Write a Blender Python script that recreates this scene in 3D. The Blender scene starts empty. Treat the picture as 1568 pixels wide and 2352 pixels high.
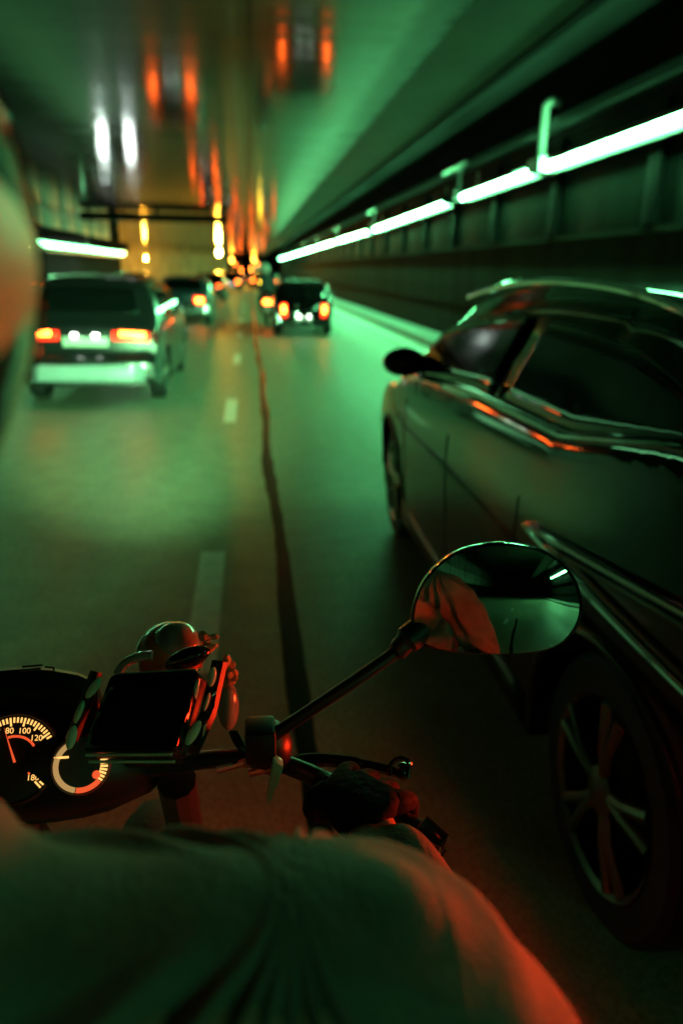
import bpy, bmesh, math, random
from mathutils import Vector, Matrix
random.seed(7)
S = bpy.context.scene
COL = S.collection

# ------------------------------------------------------------------ camera
F_MM, EYE = 26.0, 1.6
FPX = F_MM / 36 * 2352            # photograph measured at 1568 x 2352
VPX, VPY, ROLL = 569, 618, math.radians(1.0)
_vy = Vector(((VPX - 784) / FPX, -(VPY - 1176) / FPX, -1)).normalized()
_d = Vector((math.cos(ROLL), -math.sin(ROLL), 0))
_vx = (_d - _vy * _d.dot(_vy)).normalized()
_vz = _vx.cross(_vy)
RCAM = Matrix((_vx, _vy, _vz))    # camera axes -> world axes
CPOS = Vector((0, 0, EYE))
def at(px, py, D=None, X=None, Y=None, Z=None):
    d = RCAM @ Vector(((px - 784) / FPX, -(py - 1176) / FPX, -1))
    if D is not None: return CPOS + d * D
    for i, v in enumerate((X, Y, Z)):
        if v is not None: return CPOS + d * ((v - CPOS[i]) / d[i])
cam = bpy.data.cameras.new("camera")
camo = bpy.data.objects.new("camera", cam)
COL.objects.link(camo)
camo.matrix_world = Matrix.Translation(CPOS) @ RCAM.to_4x4()
cam.sensor_fit = 'VERTICAL'; cam.sensor_height = 36; cam.sensor_width = 24; cam.lens = F_MM
cam.clip_start = 0.02; cam.clip_end = 800
cam.dof.use_dof = True; cam.dof.focus_distance = 0.82; cam.dof.aperture_fstop = 2.8
cam.dof.aperture_ratio = 1.15
S.camera = camo

# ------------------------------------------------------------------ world, exposure
world = bpy.data.worlds.new("World"); S.world = world; world.use_nodes = True
wn = world.node_tree
sky = wn.nodes.new("ShaderNodeTexSky"); sky.sky_type = 'NISHITA'; sky.sun_disc = False
sky.sun_elevation = math.radians(-6); sky.sun_rotation = math.radians(200)
wn.links.new(sky.outputs[0], wn.nodes["Background"].inputs[0])
wn.nodes["Background"].inputs[1].default_value = 0.02       # night outside the tunnel
S.view_settings.view_transform = 'Standard'; S.view_settings.look = 'None'
S.view_settings.exposure = -0.2; S.view_settings.gamma = 1; S.view_settings.use_curve_mapping = False
S.cycles.use_denoising = True
S.cycles.max_bounces = 8; S.cycles.glossy_bounces = 5; S.cycles.diffuse_bounces = 4
S.cycles.sample_clamp_indirect = 6; S.cycles.caustics_reflective = True; S.cycles.blur_glossy = 0.3

LAMP = 140.0          # tunnel strip lights
TAIL = 22.0          # tail lamps

# ------------------------------------------------------------------ materials
def mat(name, col, rough=0.5, metal=0.0, coat=0.0, vary=0.15, scale=8.0, bump=0.0, bscale=60.0, rvary=0.1, spec=0.5, stretch=None, trans=0.0):
    m = bpy.data.materials.new(name); m.use_nodes = True
    nt = m.node_tree; b = nt.nodes["Principled BSDF"]
    tc = nt.nodes.new("ShaderNodeTexCoord"); mp = nt.nodes.new("ShaderNodeMapping")
    nt.links.new(tc.outputs["Object"], mp.inputs[0])
    if stretch: mp.inputs["Scale"].default_value = stretch
    n = nt.nodes.new("ShaderNodeTexNoise"); n.inputs["Scale"].default_value = scale; n.inputs["Detail"].default_value = 5
    nt.links.new(mp.outputs[0], n.inputs["Vector"])
    r = nt.nodes.new("ShaderNodeValToRGB")
    lo = [c * (1 - vary) for c in col]; hi = [min(1, c * (1 + vary)) for c in col]
    r.color_ramp.elements[0].position = 0.3; r.color_ramp.elements[1].position = 0.7
    r.color_ramp.elements[0].color = (*lo, 1); r.color_ramp.elements[1].color = (*hi, 1)
    nt.links.new(n.outputs[0], r.inputs[0]); nt.links.new(r.outputs[0], b.inputs["Base Color"])
    mr = nt.nodes.new("ShaderNodeMapRange"); mr.inputs[3].default_value = max(0.02, rough * (1 - rvary)); mr.inputs[4].default_value = min(1, rough * (1 + rvary))
    nt.links.new(n.outputs[0], mr.inputs[0]); nt.links.new(mr.outputs[0], b.inputs["Roughness"])
    b.inputs["Metallic"].default_value = metal; b.inputs["Coat Weight"].default_value = coat
    b.inputs["Coat Roughness"].default_value = 0.04; b.inputs["Specular IOR Level"].default_value = spec
    b.inputs["Transmission Weight"].default_value = trans
    if bump:
        n2 = nt.nodes.new("ShaderNodeTexNoise"); n2.inputs["Scale"].default_value = bscale; n2.inputs["Detail"].default_value = 4
        nt.links.new(mp.outputs[0], n2.inputs["Vector"])
        bp = nt.nodes.new("ShaderNodeBump"); bp.inputs["Strength"].default_value = bump; bp.inputs["Distance"].default_value = 0.01
        nt.links.new(n2.outputs[0], bp.inputs["Height"]); nt.links.new(bp.outputs[0], b.inputs["Normal"])
    return m
def glow(name, col, strength, base=(0.3, 0.3, 0.3)):
    m = bpy.data.materials.new(name); m.use_nodes = True
    b = m.node_tree.nodes["Principled BSDF"]
    b.inputs["Base Color"].default_value = (*base, 1); b.inputs["Roughness"].default_value = 0.2
    b.inputs["Emission Color"].default_value = (*col, 1); b.inputs["Emission Strength"].default_value = strength
    return m

def road_mat():
    m = mat("asphalt", (0.34, 0.35, 0.26), 0.42, vary=0.13, scale=5.0, bump=0.35, bscale=55, rvary=0.22, spec=0.3)
    nt = m.node_tree; b = nt.nodes["Principled BSDF"]
    # worn tyre lanes run along the road: smoother and a little paler
    tc = nt.nodes.new("ShaderNodeTexCoord"); mp = nt.nodes.new("ShaderNodeMapping"); mp.inputs["Scale"].default_value = (0.9, 0.035, 1)
    n = nt.nodes.new("ShaderNodeTexNoise"); n.inputs["Scale"].default_value = 1.6; n.inputs["Detail"].default_value = 3
    nt.links.new(tc.outputs["Object"], mp.inputs[0]); nt.links.new(mp.outputs[0], n.inputs["Vector"])
    mr = nt.nodes.new("ShaderNodeMapRange"); mr.inputs[1].default_value = 0.3; mr.inputs[2].default_value = 0.7
    mr.inputs[3].default_value = 0.34; mr.inputs[4].default_value = 0.52
    nt.links.new(n.outputs[0], mr.inputs[0]); nt.links.new(mr.outputs[0], b.inputs["Roughness"])
    ag = nt.nodes.new("ShaderNodeTexVoronoi"); ag.inputs["Scale"].default_value = 70
    nt.links.new(tc.outputs["Object"], ag.inputs["Vector"])
    m1 = nt.nodes.new("ShaderNodeMapRange"); m1.inputs[3].default_value = 0.55; m1.inputs[4].default_value = 1.25
    nt.links.new(n.outputs[0], m1.inputs[0])
    m2 = nt.nodes.new("ShaderNodeMapRange"); m2.inputs[2].default_value = 0.7; m2.inputs[3].default_value = 0.6; m2.inputs[4].default_value = 1.2
    nt.links.new(ag.outputs["Distance"], m2.inputs[0])
    mu = nt.nodes.new("ShaderNodeMath"); mu.operation = 'MULTIPLY'; nt.links.new(m1.outputs[0], mu.inputs[0]); nt.links.new(m2.outputs[0], mu.inputs[1])
    vm = nt.nodes.new("ShaderNodeVectorMath"); vm.operation = 'SCALE'
    nt.links.new(b.inputs["Base Color"].links[0].from_socket, vm.inputs[0]); nt.links.new(mu.outputs[0], vm.inputs["Scale"])
    nt.links.new(vm.outputs[0], b.inputs["Base Color"])
    return m
def ceiling_mat():
    m = mat("ceiling_enamel", (0.006, 0.007, 0.006), 0.115, spec=0.25, vary=0.2, scale=0.8, rvary=0.35)
    nt = m.node_tree; b = nt.nodes["Principled BSDF"]
    tc = nt.nodes.new("ShaderNodeTexCoord")
    mp = nt.nodes.new("ShaderNodeMapping"); mp.inputs["Scale"].default_value = (0.05, 1, 1)
    nt.links.new(tc.outputs["Object"], mp.inputs[0])
    n = nt.nodes.new("ShaderNodeTexNoise"); n.inputs["Scale"].default_value = 1.1; n.inputs["Detail"].default_value = 4
    nt.links.new(mp.outputs[0], n.inputs["Vector"])
    sx = nt.nodes.new("ShaderNodeSeparateXYZ"); nt.links.new(tc.outputs["Object"], sx.inputs[0])
    # panel joints every 2.4 m
    fr = nt.nodes.new("ShaderNodeMath"); fr.operation = 'PINGPONG'; fr.inputs[1].default_value = 1.2
    nt.links.new(sx.outputs[1], fr.inputs[0])
    lt = nt.nodes.new("ShaderNodeMath"); lt.operation = 'LESS_THAN'; lt.inputs[1].default_value = 0.05
    nt.links.new(fr.outputs[0], lt.inputs[0])
    mx = nt.nodes.new("ShaderNodeMixRGB"); mx.inputs[2].default_value = (0.03, 0.03, 0.03, 1)
    nt.links.new(lt.outputs[0], mx.inputs[0])
    src = b.inputs["Base Color"].links[0].from_socket
    nt.links.new(src, mx.inputs[1]); nt.links.new(mx.outputs[0], b.inputs["Base Color"])
    bp = nt.nodes.new("ShaderNodeBump"); bp.inputs["Strength"].default_value = 0.45; bp.inputs["Distance"].default_value = 0.02
    nt.links.new(n.outputs[0], bp.inputs["Height"]); nt.links.new(bp.outputs[0], b.inputs["Normal"])
    return m

M = dict(
    road=road_mat(), ceiling=ceiling_mat(),
    tar=mat("tar", (0.012, 0.012, 0.012), 0.2, vary=0.2, bump=0.2, bscale=25),
    paint=mat("road_paint", (0.88, 0.88, 0.82), 0.42, vary=0.12, scale=14, bump=0.2),
    pave=mat("pavement_concrete", (0.3, 0.31, 0.28), 0.55, vary=0.2, scale=4, bump=0.3),
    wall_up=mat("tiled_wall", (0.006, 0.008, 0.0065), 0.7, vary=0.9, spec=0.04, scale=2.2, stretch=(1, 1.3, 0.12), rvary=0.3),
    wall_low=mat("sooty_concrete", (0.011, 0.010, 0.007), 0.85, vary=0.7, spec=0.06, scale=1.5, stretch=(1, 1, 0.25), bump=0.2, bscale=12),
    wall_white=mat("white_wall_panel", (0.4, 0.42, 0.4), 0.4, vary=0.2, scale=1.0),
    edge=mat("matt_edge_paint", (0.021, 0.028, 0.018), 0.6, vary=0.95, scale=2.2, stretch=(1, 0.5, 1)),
    dark_matt=mat("matt_black", (0.005, 0.005, 0.005), 0.85, spec=0.1, vary=0.4, scale=2),  # black base also carries the shade of the ceiling cove
    concrete=mat("bare_concrete", (0.42, 0.33, 0.2), 0.7, vary=0.25, scale=0.7, bump=0.2, bscale=6),
    steel=mat("galvanised_steel", (0.6, 0.62, 0.6), 0.32, metal=0.85, vary=0.1),
    pipe=mat("pale_conduit", (0.8, 0.82, 0.8), 0.35, vary=0.05),
    dark_metal=mat("dark_metal", (0.05, 0.05, 0.05), 0.35, metal=0.6),
    lamp=glow("strip_lamp", (0.17, 1.0, 0.34), LAMP),
    lamp_left=glow("strip_lamp_left", (0.25, 1.0, 0.40), LAMP * 0.10),
    sodium=glow("sodium_lamp", (1.0, 0.45, 0.035), 2200),
    amber=glow("amber_lamp", (1.0, 0.36, 0.03), 40),
    tail=glow("tail_lamp_lit", (1.0, 0.028, 0.006), 4, (0.4, 0.02, 0.02)),
    brake=glow("brake_lamp_lit", (1.0, 0.13, 0.012), TAIL * 2.5, (0.4, 0.02, 0.02)),
    bikelamp=glow("headlamp_glass_lit", (0.95, 1.0, 0.85), 8),
    rear=glow("rear_lamp_lit", (1.0, 0.03, 0.006), 85, (0.4, 0.02, 0.02)),
    indicator=glow("indicator_lit", (1.0, 0.62, 0.04), 60),
    headlight=glow("headlight_lit", (0.85, 1.0, 0.92), 260),
    platelamp=glow("plate_lamp_lit", (0.9, 1.0, 0.85), 40),
    redlens=mat("red_lens", (0.25, 0.01, 0.01), 0.1, coat=0.6),
    glass=mat("car_glass", (0.004, 0.006, 0.006), 0.04, coat=0.0, vary=0.05, spec=0.6),
    tyre=mat("tyre_rubber", (0.012, 0.012, 0.012), 0.75, vary=0.2, bump=0.3, bscale=80),
    rim=mat("alloy_rim", (0.2, 0.22, 0.19), 0.35, metal=1.0),
    chrome=mat("chrome", (0.85, 0.88, 0.88), 0.07, metal=1.0, vary=0.03),
    trim=mat("black_trim", (0.012, 0.012, 0.012), 0.4),
    p_black=mat("black_car_paint", (0.003, 0.003, 0.003), 0.07, coat=0.5, vary=0.1, spec=0.25),
    p_silver=mat("shaded_silver_paint", (0.016, 0.018, 0.02), 0.3, metal=0.3, coat=0.8, vary=0.06),  # darkened copy of the silver: backlight shade put into the body colour
    p_pale=mat("lit_bumper_paint", (0.42, 0.48, 0.54), 0.35, metal=0.0, coat=0.8, vary=0.06),  # lighter copy of the silver: light on the bumper put into colour
    p_blue=mat("blue_grey_car_paint", (0.10, 0.15, 0.20), 0.3, metal=0.5, coat=0.9, vary=0.06),
    p_white=mat("white_van_paint", (0.6, 0.62, 0.6), 0.35, coat=0.5, vary=0.06),
    plate=mat("number_plate_white", (0.75, 0.77, 0.72), 0.35, vary=0.05),
    rubber=mat("rubber_grip", (0.006, 0.006, 0.006), 0.6, bump=0.3, bscale=200),
    plastic=mat("black_plastic", (0.008, 0.009, 0.009), 0.4, vary=0.2),
    gloss=mat("gloss_black_plastic", (0.01, 0.011, 0.011), 0.1, coat=0.6),
    jacket=mat("jacket_cloth", (0.115, 0.12, 0.10), 0.75, vary=0.2, scale=30, bump=0.25, bscale=220),
    trouser=mat("trouser_cloth", (0.05, 0.055, 0.06), 0.85, bump=0.3, bscale=200),
    leather=mat("glove_leather", (0.004, 0.004, 0.004), 0.8, spec=0.12, bump=0.3, bscale=120),
    skin=mat("skin", (0.42, 0.25, 0.18), 0.5, vary=0.06),
    shell=mat("helmet_shell", (0.008, 0.01, 0.009), 0.12, coat=1.0),
    cream=mat("helmet_cream_panel", (0.40, 0.46, 0.26), 0.45, vary=0.05),
    visor=mat("visor_smoke", (0.02, 0.03, 0.02), 0.06, coat=1.0),
    mirror=mat("mirror_glass", (0.4, 0.42, 0.4), 0.02, metal=1.0, vary=0.02),
    screen=mat("screen_glass", (0.004, 0.006, 0.007), 0.06, coat=0.5),
    pad=mat("teal_glint_pad", (0.4, 0.8, 0.66), 0.2, vary=0.1),  # teal lamp reflections put into the base colour
    dial=mat("dial_face", (0.01, 0.01, 0.01), 0.5),
    d_amber=glow("dial_amber", (1.0, 0.52, 0.13), 1.7),
    d_gold=glow("dial_gold", (1.0, 0.6, 0.2), 0.5),
    d_red=glow("dial_red", (1.0, 0.1, 0.025), 1.0),
    lens_clear=mat("smoked_lens", (0.25, 0.32, 0.3), 0.08, coat=1.0, vary=0.1),
    lens_orange=mat("orange_lens", (0.55, 0.2, 0.05), 0.15, coat=1.0, vary=0.1),
    wool=mat("cable_sleeve", (0.35, 0.3, 0.16), 0.7, vary=0.3, scale=40, bump=0.5, bscale=90),
)

# ------------------------------------------------------------------ mesh helpers
class MB:
    def __init__(s): s.v = []; s.f = []
    def add(s, vs, fs):
        o = len(s.v); s.v += [Vector(v) for v in vs]; s.f += [[i + o for i in f] for f in fs]; return s
    def box(s, c, d, R=None):
        c = Vector(c); h = Vector(d) / 2
        vs = [Vector((x * h.x, y * h.y, z * h.z)) for x in (-1, 1) for y in (-1, 1) for z in (-1, 1)]
        if R: vs = [R @ v for v in vs]
        return s.add([c + v for v in vs], [(0, 1, 3, 2), (4, 6, 7, 5), (0, 4, 5, 1), (2, 3, 7, 6), (0, 2, 6, 4), (1, 5, 7, 3)])
    def tube(s, pts, r, n=10, closed=False):
        pts = [Vector(p) for p in pts]; k = len(pts); vs = []; up = None
        for i, p in enumerate(pts):
            a = pts[(i - 1) % k] if (i > 0 or closed) else p
            b = pts[(i + 1) % k] if (i < k - 1 or closed) else p
            t = (b - a).normalized()
            if up is None:
                up = Vector((0, 0, 1)) if abs(t.z) < 0.9 else Vector((1, 0, 0))
            e1 = (up - t * up.dot(t)).normalized(); e2 = t.cross(e1); up = e1
            rr = r[i] if isinstance(r, (list, tuple)) else r
            vs += [p + (e1 * math.cos(2 * math.pi * j / n) + e2 * math.sin(2 * math.pi * j / n)) * rr for j in range(n)]
        fs = []
        for i in range(k if closed else k - 1):
            a, b = i * n, ((i + 1) % k) * n
            fs += [(a + j, a + (j + 1) % n, b + (j + 1) % n, b + j) for j in range(n)]
        if not closed: fs += [list(range(n))[::-1], list(range((k - 1) * n, k * n))]
        return s.add(vs, fs)
    def lathe(s, prof, c, axis, n=28):        # prof: (radius, along)
        a = Vector(axis).normalized(); c = Vector(c)
        e1 = a.orthogonal().normalized(); e2 = a.cross(e1); vs = []
        for r, h in prof:
            vs += [c + a * h + (e1 * math.cos(2 * math.pi * j / n) + e2 * math.sin(2 * math.pi * j / n)) * r for j in range(n)]
        fs = []
        for i in range(len(prof) - 1):
            fs += [(i * n + j, i * n + (j + 1) % n, (i + 1) * n + (j + 1) % n, (i + 1) * n + j) for j in range(n)]
        if prof[0][0] > 1e-4: fs.append(list(range(n))[::-1])
        if prof[-1][0] > 1e-4: fs.append(list(range((len(prof) - 1) * n, len(prof) * n)))
        return s.add(vs, fs)
    def prism(s, poly, d):                     # 3D polygon pushed along d
        d = Vector(d); n = len(poly); vs = [Vector(p) for p in poly] + [Vector(p) + d for p in poly]
        return s.add(vs, [list(range(n))[::-1], list(range(n, 2 * n))] + [(i, (i + 1) % n, n + (i + 1) % n, n + i) for i in range(n)])
    def grid(s, P):
        r, c = len(P), len(P[0])
        return s.add([p for row in P for p in row], [(i * c + j, i * c + j + 1, (i + 1) * c + j + 1, (i + 1) * c + j) for i in range(r - 1) for j in range(c - 1)])
    def blob(s, c, rad, n=16, R=None):
        c = Vector(c); vs = []; m = n // 2
        for i in range(m + 1):
            for j in range(n):
                t, p = math.pi * i / m, 2 * math.pi * j / n
                v = Vector((rad[0] * math.sin(t) * math.cos(p), rad[1] * math.sin(t) * math.sin(p), rad[2] * math.cos(t)))
                vs.append(c + (R @ v if R else v))
        return s.add(vs, [(i * n + j, i * n + (j + 1) % n, (i + 1) * n + (j + 1) % n, (i + 1) * n + j) for i in range(m) for j in range(n)])
    def mesh(s, name, m, off=None, smooth=35, bevel=0):
        bm = bmesh.new()
        vs = [bm.verts.new(v - off if off else v) for v in s.v]
        for f in s.f:
            try: bm.faces.new([vs[i] for i in f])
            except ValueError: pass
        bmesh.ops.remove_doubles(bm, verts=bm.verts, dist=1e-5)
        bmesh.ops.recalc_face_normals(bm, faces=bm.faces)
        if bevel:
            es = [e for e in bm.edges if len(e.link_faces) == 2 and e.calc_face_angle(0) > 0.6]
            bmesh.ops.bevel(bm, geom=es, offset=bevel, segments=2, affect='EDGES', profile=0.6)
        if smooth:
            for f in bm.faces: f.smooth = True
            for e in bm.edges:
                if len(e.link_faces) == 2 and e.calc_face_angle(0) > math.radians(smooth): e.smooth = False
        me = bpy.data.meshes.new(name); bm.to_mesh(me); bm.free()
        me.materials.append(m)
        return me
    def build(s, name, m, parent=None, smooth=35, bevel=0, solid=0):
        off = None
        if parent is not None and parent.get("_w"):
            off = Vector(parent["_w"])
        o = bpy.data.objects.new(name, s.mesh(name, m, off, smooth, bevel)); COL.objects.link(o)
        if parent is not None:
            o.parent = parent
            if off: PW[o.name] = 1; o["_w"] = parent["_w"]
        if solid:
            md = o.modifiers.new("thickness", 'SOLIDIFY'); md.thickness = solid; md.offset = -1
        return o
PW = {}
def tag(o, label=None, cat=None, group=None, kind=None):
    if label: o["label"] = label
    if cat: o["category"] = cat
    if group: o["group"] = group
    if kind: o["kind"] = kind
    return o
def thing(name, loc, label, cat, group=None, rz=0, world=False):
    o = bpy.data.objects.new(name, None); o.empty_display_size = 0.1; COL.objects.link(o)
    o.location = loc; o.rotation_euler = (0, 0, rz)
    if world: o["_w"] = list(loc)        # children are given in world coordinates
    return tag(o, label, cat, group)
def kids(o): return [c for c in bpy.data.objects if c.parent == o]
def dup(o, parent=None, swap=None):
    c = o.copy(); COL.objects.link(c)
    if parent is not None: c.parent = parent
    for ch in kids(o): dup(ch, c)
    return c
def lerp_tab(tab, x):
    if x <= tab[0][0]: return tab[0][1]
    for (a, b), (c, d) in zip(tab, tab[1:]):
        if x <= c: return b + (d - b) * (x - a) / (c - a)
    return tab[-1][1]
def smooth_pts(P, n=6, closed=False):
    P = [Vector(p) for p in P]; k = len(P); out = []
    for i in range(k if closed else k - 1):
        g = (lambda j: P[j % k]) if closed else (lambda j: P[max(0, min(k - 1, j))])
        a, b, c, d = g(i - 1), g(i), g(i + 1), g(i + 2)
        for q in range(n):
            t = q / n
            out.append(0.5 * ((2 * b) + (c - a) * t + (2 * a - 5 * b + 4 * c - d) * t * t + (3 * b - a - 3 * c + d) * t ** 3))
    if not closed: out.append(P[-1])
    return out
def skin(name, verts, edges, radii, root, m, parent, subdiv=2, deform=None):
    me = bpy.data.meshes.new("tmp"); me.from_pydata([Vector(v) for v in verts], edges, []); me.update()
    t = bpy.data.objects.new("tmp", me); COL.objects.link(t)
    md = t.modifiers.new("s", 'SKIN'); md.use_smooth_shade = True
    sv = me.skin_vertices[0].data
    for i, r in enumerate(radii): sv[i].radius = (r, r) if not isinstance(r, tuple) else r; sv[i].use_root = (i == root)
    t.modifiers.new("u", 'SUBSURF').levels = subdiv
    bpy.context.view_layer.update()
    dg = bpy.context.evaluated_depsgraph_get()
    nm = bpy.data.meshes.new_from_object(t.evaluated_get(dg)); nm.name = name
    bpy.data.objects.remove(t)
    off = Vector(parent["_w"]) if parent is not None and parent.get("_w") else None
    if deform:
        nm.update(); nr = [v.normal.copy() for v in nm.vertices]
        for v, n in zip(nm.vertices, nr): v.co = deform(v.co.copy(), n)
    if off:
        for v in nm.vertices: v.co -= off
    for p in nm.polygons: p.use_smooth = True
    nm.materials.clear(); nm.materials.append(m)
    o = bpy.data.objects.new(name, nm); COL.objects.link(o); o.parent = parent
    if off: o["_w"] = parent["_w"]
    return o

# ------------------------------------------------------------------ the setting
H = 3.50                      # ceiling height
RW, LW = 4.8, -6.7
LEND = 42.5                   # where the left wall ends            # wall faces
Y0, Y1 = -45, 230
def struct(name, mb, m, **k): return tag(mb.build(name, m, **k), kind="structure")
struct("road", MB().grid([[(x, y, 0) for x in (-24, -6.7, 0, 6)] for y in range(Y0, 261, 15)]), M["road"])
# dashed lane line, solid edge line, tar seam
y = 3.0 - 13 * 3
dashes = []
yy = -9.6
for a, b in [(2.75, 4.15), (8.1, 9.6), (13.4, 15.0), (18.8, 20.4), (24.2, 25.8), (29.6, 31.2), (35, 36.6), (40.4, 42), (45.8, 47.4), (51.2, 52.8), (56.6, 58.2), (62, 63.6), (67.4, 69), (-2.6, -1.0), (-8, -6.4), (-13.4, -11.8)]:
    struct("lane_marking", MB().grid([[(-0.31 + 0.006 * math.sin(a), yq, 0.004), (-0.17 + 0.006 * math.sin(a), yq, 0.004)] for yq in (a, (a + b) / 2, b)]), M["paint"])
struct("edge_line", MB().grid([[(3.62, yq, 0.004), (3.76, yq, 0.004)] for yq in range(Y0, 221, 20)]), M["paint"])
for xl in (-3.75,):
    for k in range(-3, 14):
        struct("lane_marking", MB().grid([[(xl, k * 5.4 + q, 0.004), (xl + 0.14, k * 5.4 + q, 0.004)] for q in (0, 1.5)]), M["paint"])
seam = []
for i in range(0, 700):
    yq = -8 + i * 0.18
    x = 0.165 + 0.02 * math.sin(yq * 0.55 + 1.2) + 0.012 * math.sin(yq * 1.7)
    w = 0.036 + 0.008 * math.sin(yq * 2.3 + 0.4)
    seam.append([(x - w - random.uniform(0, 0.012), yq, 0.004), (x + w + random.uniform(0, 0.012), yq, 0.004)])
struct("tar_seam", MB().grid(seam), M["tar"])
# pavement with a kerb on the right
kb = MB()
for a in range(Y0, 225, 6):
    kb.box((4.42, a + 3, 0.06), (0.74, 5.99, 0.15))
struct("pavement", kb, M["pave"], bevel=0.015)
# ceiling: glossy enamel panels, and a raised cove by the right wall, its shade put into black
struct("ceiling", MB().grid([[(x, y, H) for x in (LW, -4, 0, 1.7)] for y in list(range(Y0, 42, 5)) + [LEND]])
       .grid([[(x, y, H) for x in (-24, LW, -4, 0, 1.7)] for y in [LEND] + list(range(45, 241, 5))]), M["ceiling"])
struct("ceiling_edge", MB().grid([[(x, y, H - 0.003) for x in (1.7, 2.1, 2.5)] for y in range(Y0, 236, 5)]), M["edge"])
cv = MB()
cv.box((2.55, 92, H + 0.52), (0.1, 275, 1.1)).box((4.99, 92, 4.07), (0.3, 275, 1.0)).box((3.7, 92, H + 1.12), (2.6, 275, 0.1))
struct("ceiling_cove", cv, M["dark_matt"])
struct("tunnel_end_wall", MB().box((-9.5, 235, 2), (31, 0.4, 6)), M["dark_matt"])

# right tunnel wall
rw = thing("tunnel_wall", (RW, 60, 0), "right tunnel wall with stained upper panels, a ledge and dark sooty base", "wall", world=True)
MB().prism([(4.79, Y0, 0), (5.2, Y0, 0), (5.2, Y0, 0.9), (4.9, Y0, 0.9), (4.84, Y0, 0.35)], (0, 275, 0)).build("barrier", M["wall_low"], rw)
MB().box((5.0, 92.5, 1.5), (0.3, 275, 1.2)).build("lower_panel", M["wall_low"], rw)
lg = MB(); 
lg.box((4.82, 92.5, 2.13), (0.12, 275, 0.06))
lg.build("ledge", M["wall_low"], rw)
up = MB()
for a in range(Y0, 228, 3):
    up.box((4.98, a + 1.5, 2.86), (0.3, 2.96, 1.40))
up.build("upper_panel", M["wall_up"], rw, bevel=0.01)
for a in range(0, 90, 3):
    MB().box((4.79, a + 3.0, 2.86), (0.1, 0.3, 1.36)).build("pilaster", M["dark_matt"], rw, bevel=0.01)
tr = MB(); tr.box((4.70, 92, 3.72), (0.22, 275, 0.03)).box((4.60, 92, 3.77), (0.02, 275, 0.1)); tr.build("cable_tray", M["dark_metal"], rw)
MB().tube([(4.72, Y0, 3.78), (4.72, 226, 3.78)], 0.03).build("cable", M["rubber"], rw)

# left tunnel wall
LC, LL = (Y0 + LEND) / 2, LEND - Y0
lw = thing("tunnel_wall", (LW, LC, 0), "left tunnel wall with bright ribbed white upper panels above the strip light", "wall", world=True)
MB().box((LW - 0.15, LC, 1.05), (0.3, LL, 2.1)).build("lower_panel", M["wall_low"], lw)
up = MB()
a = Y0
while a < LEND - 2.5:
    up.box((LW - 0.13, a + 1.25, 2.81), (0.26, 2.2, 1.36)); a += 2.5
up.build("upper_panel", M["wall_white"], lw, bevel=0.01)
MB().box((LW - 0.2, LC, 2.81), (0.1, LL, 1.37)).build("backing", M["dark_matt"], lw)
MB().box((LW + 0.06, LC, 2.1), (0.1, LL, 0.05)).build("ledge", M["pave"], lw)

# dark beam across the left lanes
gb = thing("gantry_beam", (-3.3, 29.3, 3.18), "long dark beam hanging under the ceiling across the left lanes", "beam", world=True)
MB().box((-3.25, 29.3, 3.31), (5.2, 0.5, 0.26)).build("girder", M["dark_matt"], gb, bevel=0.02)
for x in (-5.6, -3.2, -0.9): MB().box((x, 29.3, 3.468), (0.12, 0.12, 0.056)).build("hanger", M["dark_metal"], gb)

# curved concrete wall where the road forks to the left
bw = MB(); pts = []
for k in range(25):
    t = k / 24
    pts.append((-16 + 13.7 * t, 51 + 35 * math.sin(t * math.pi / 2) ** 1.2))
bw.grid([[(x, y, z) for z in (0, 0.8, 1.6, 2.6, H)] for x, y in pts])
fk = bw.build("fork_wall", M["concrete"], solid=0.3)
tag(fk, "curved concrete wall glowing orange where the road forks to the left", "wall")
fw = MB()
fw.box((-2.5, 160, 1.74), (0.3, 148, 3.48)); dv = fw.build("dividing_wall", M["wall_low"])
tag(dv, "dark dividing wall running on beyond the orange fork wall", "wall")
ew2 = MB(); ew2.box((-16.2, 47, 1.74), (0.3, 8.6, 3.48)); tag(ew2.build("side_wall", M["concrete"]), "short concrete wall closing the far left side of the fork", "wall")
rt = MB(); rt.box((-11.55, LEND + 0.17, 1.74), (9.7, 0.3, 3.48)); tag(rt.build("return_wall", M["wall_low"]), "dark wall turning left at the end of the white panelled wall", "wall")

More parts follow.
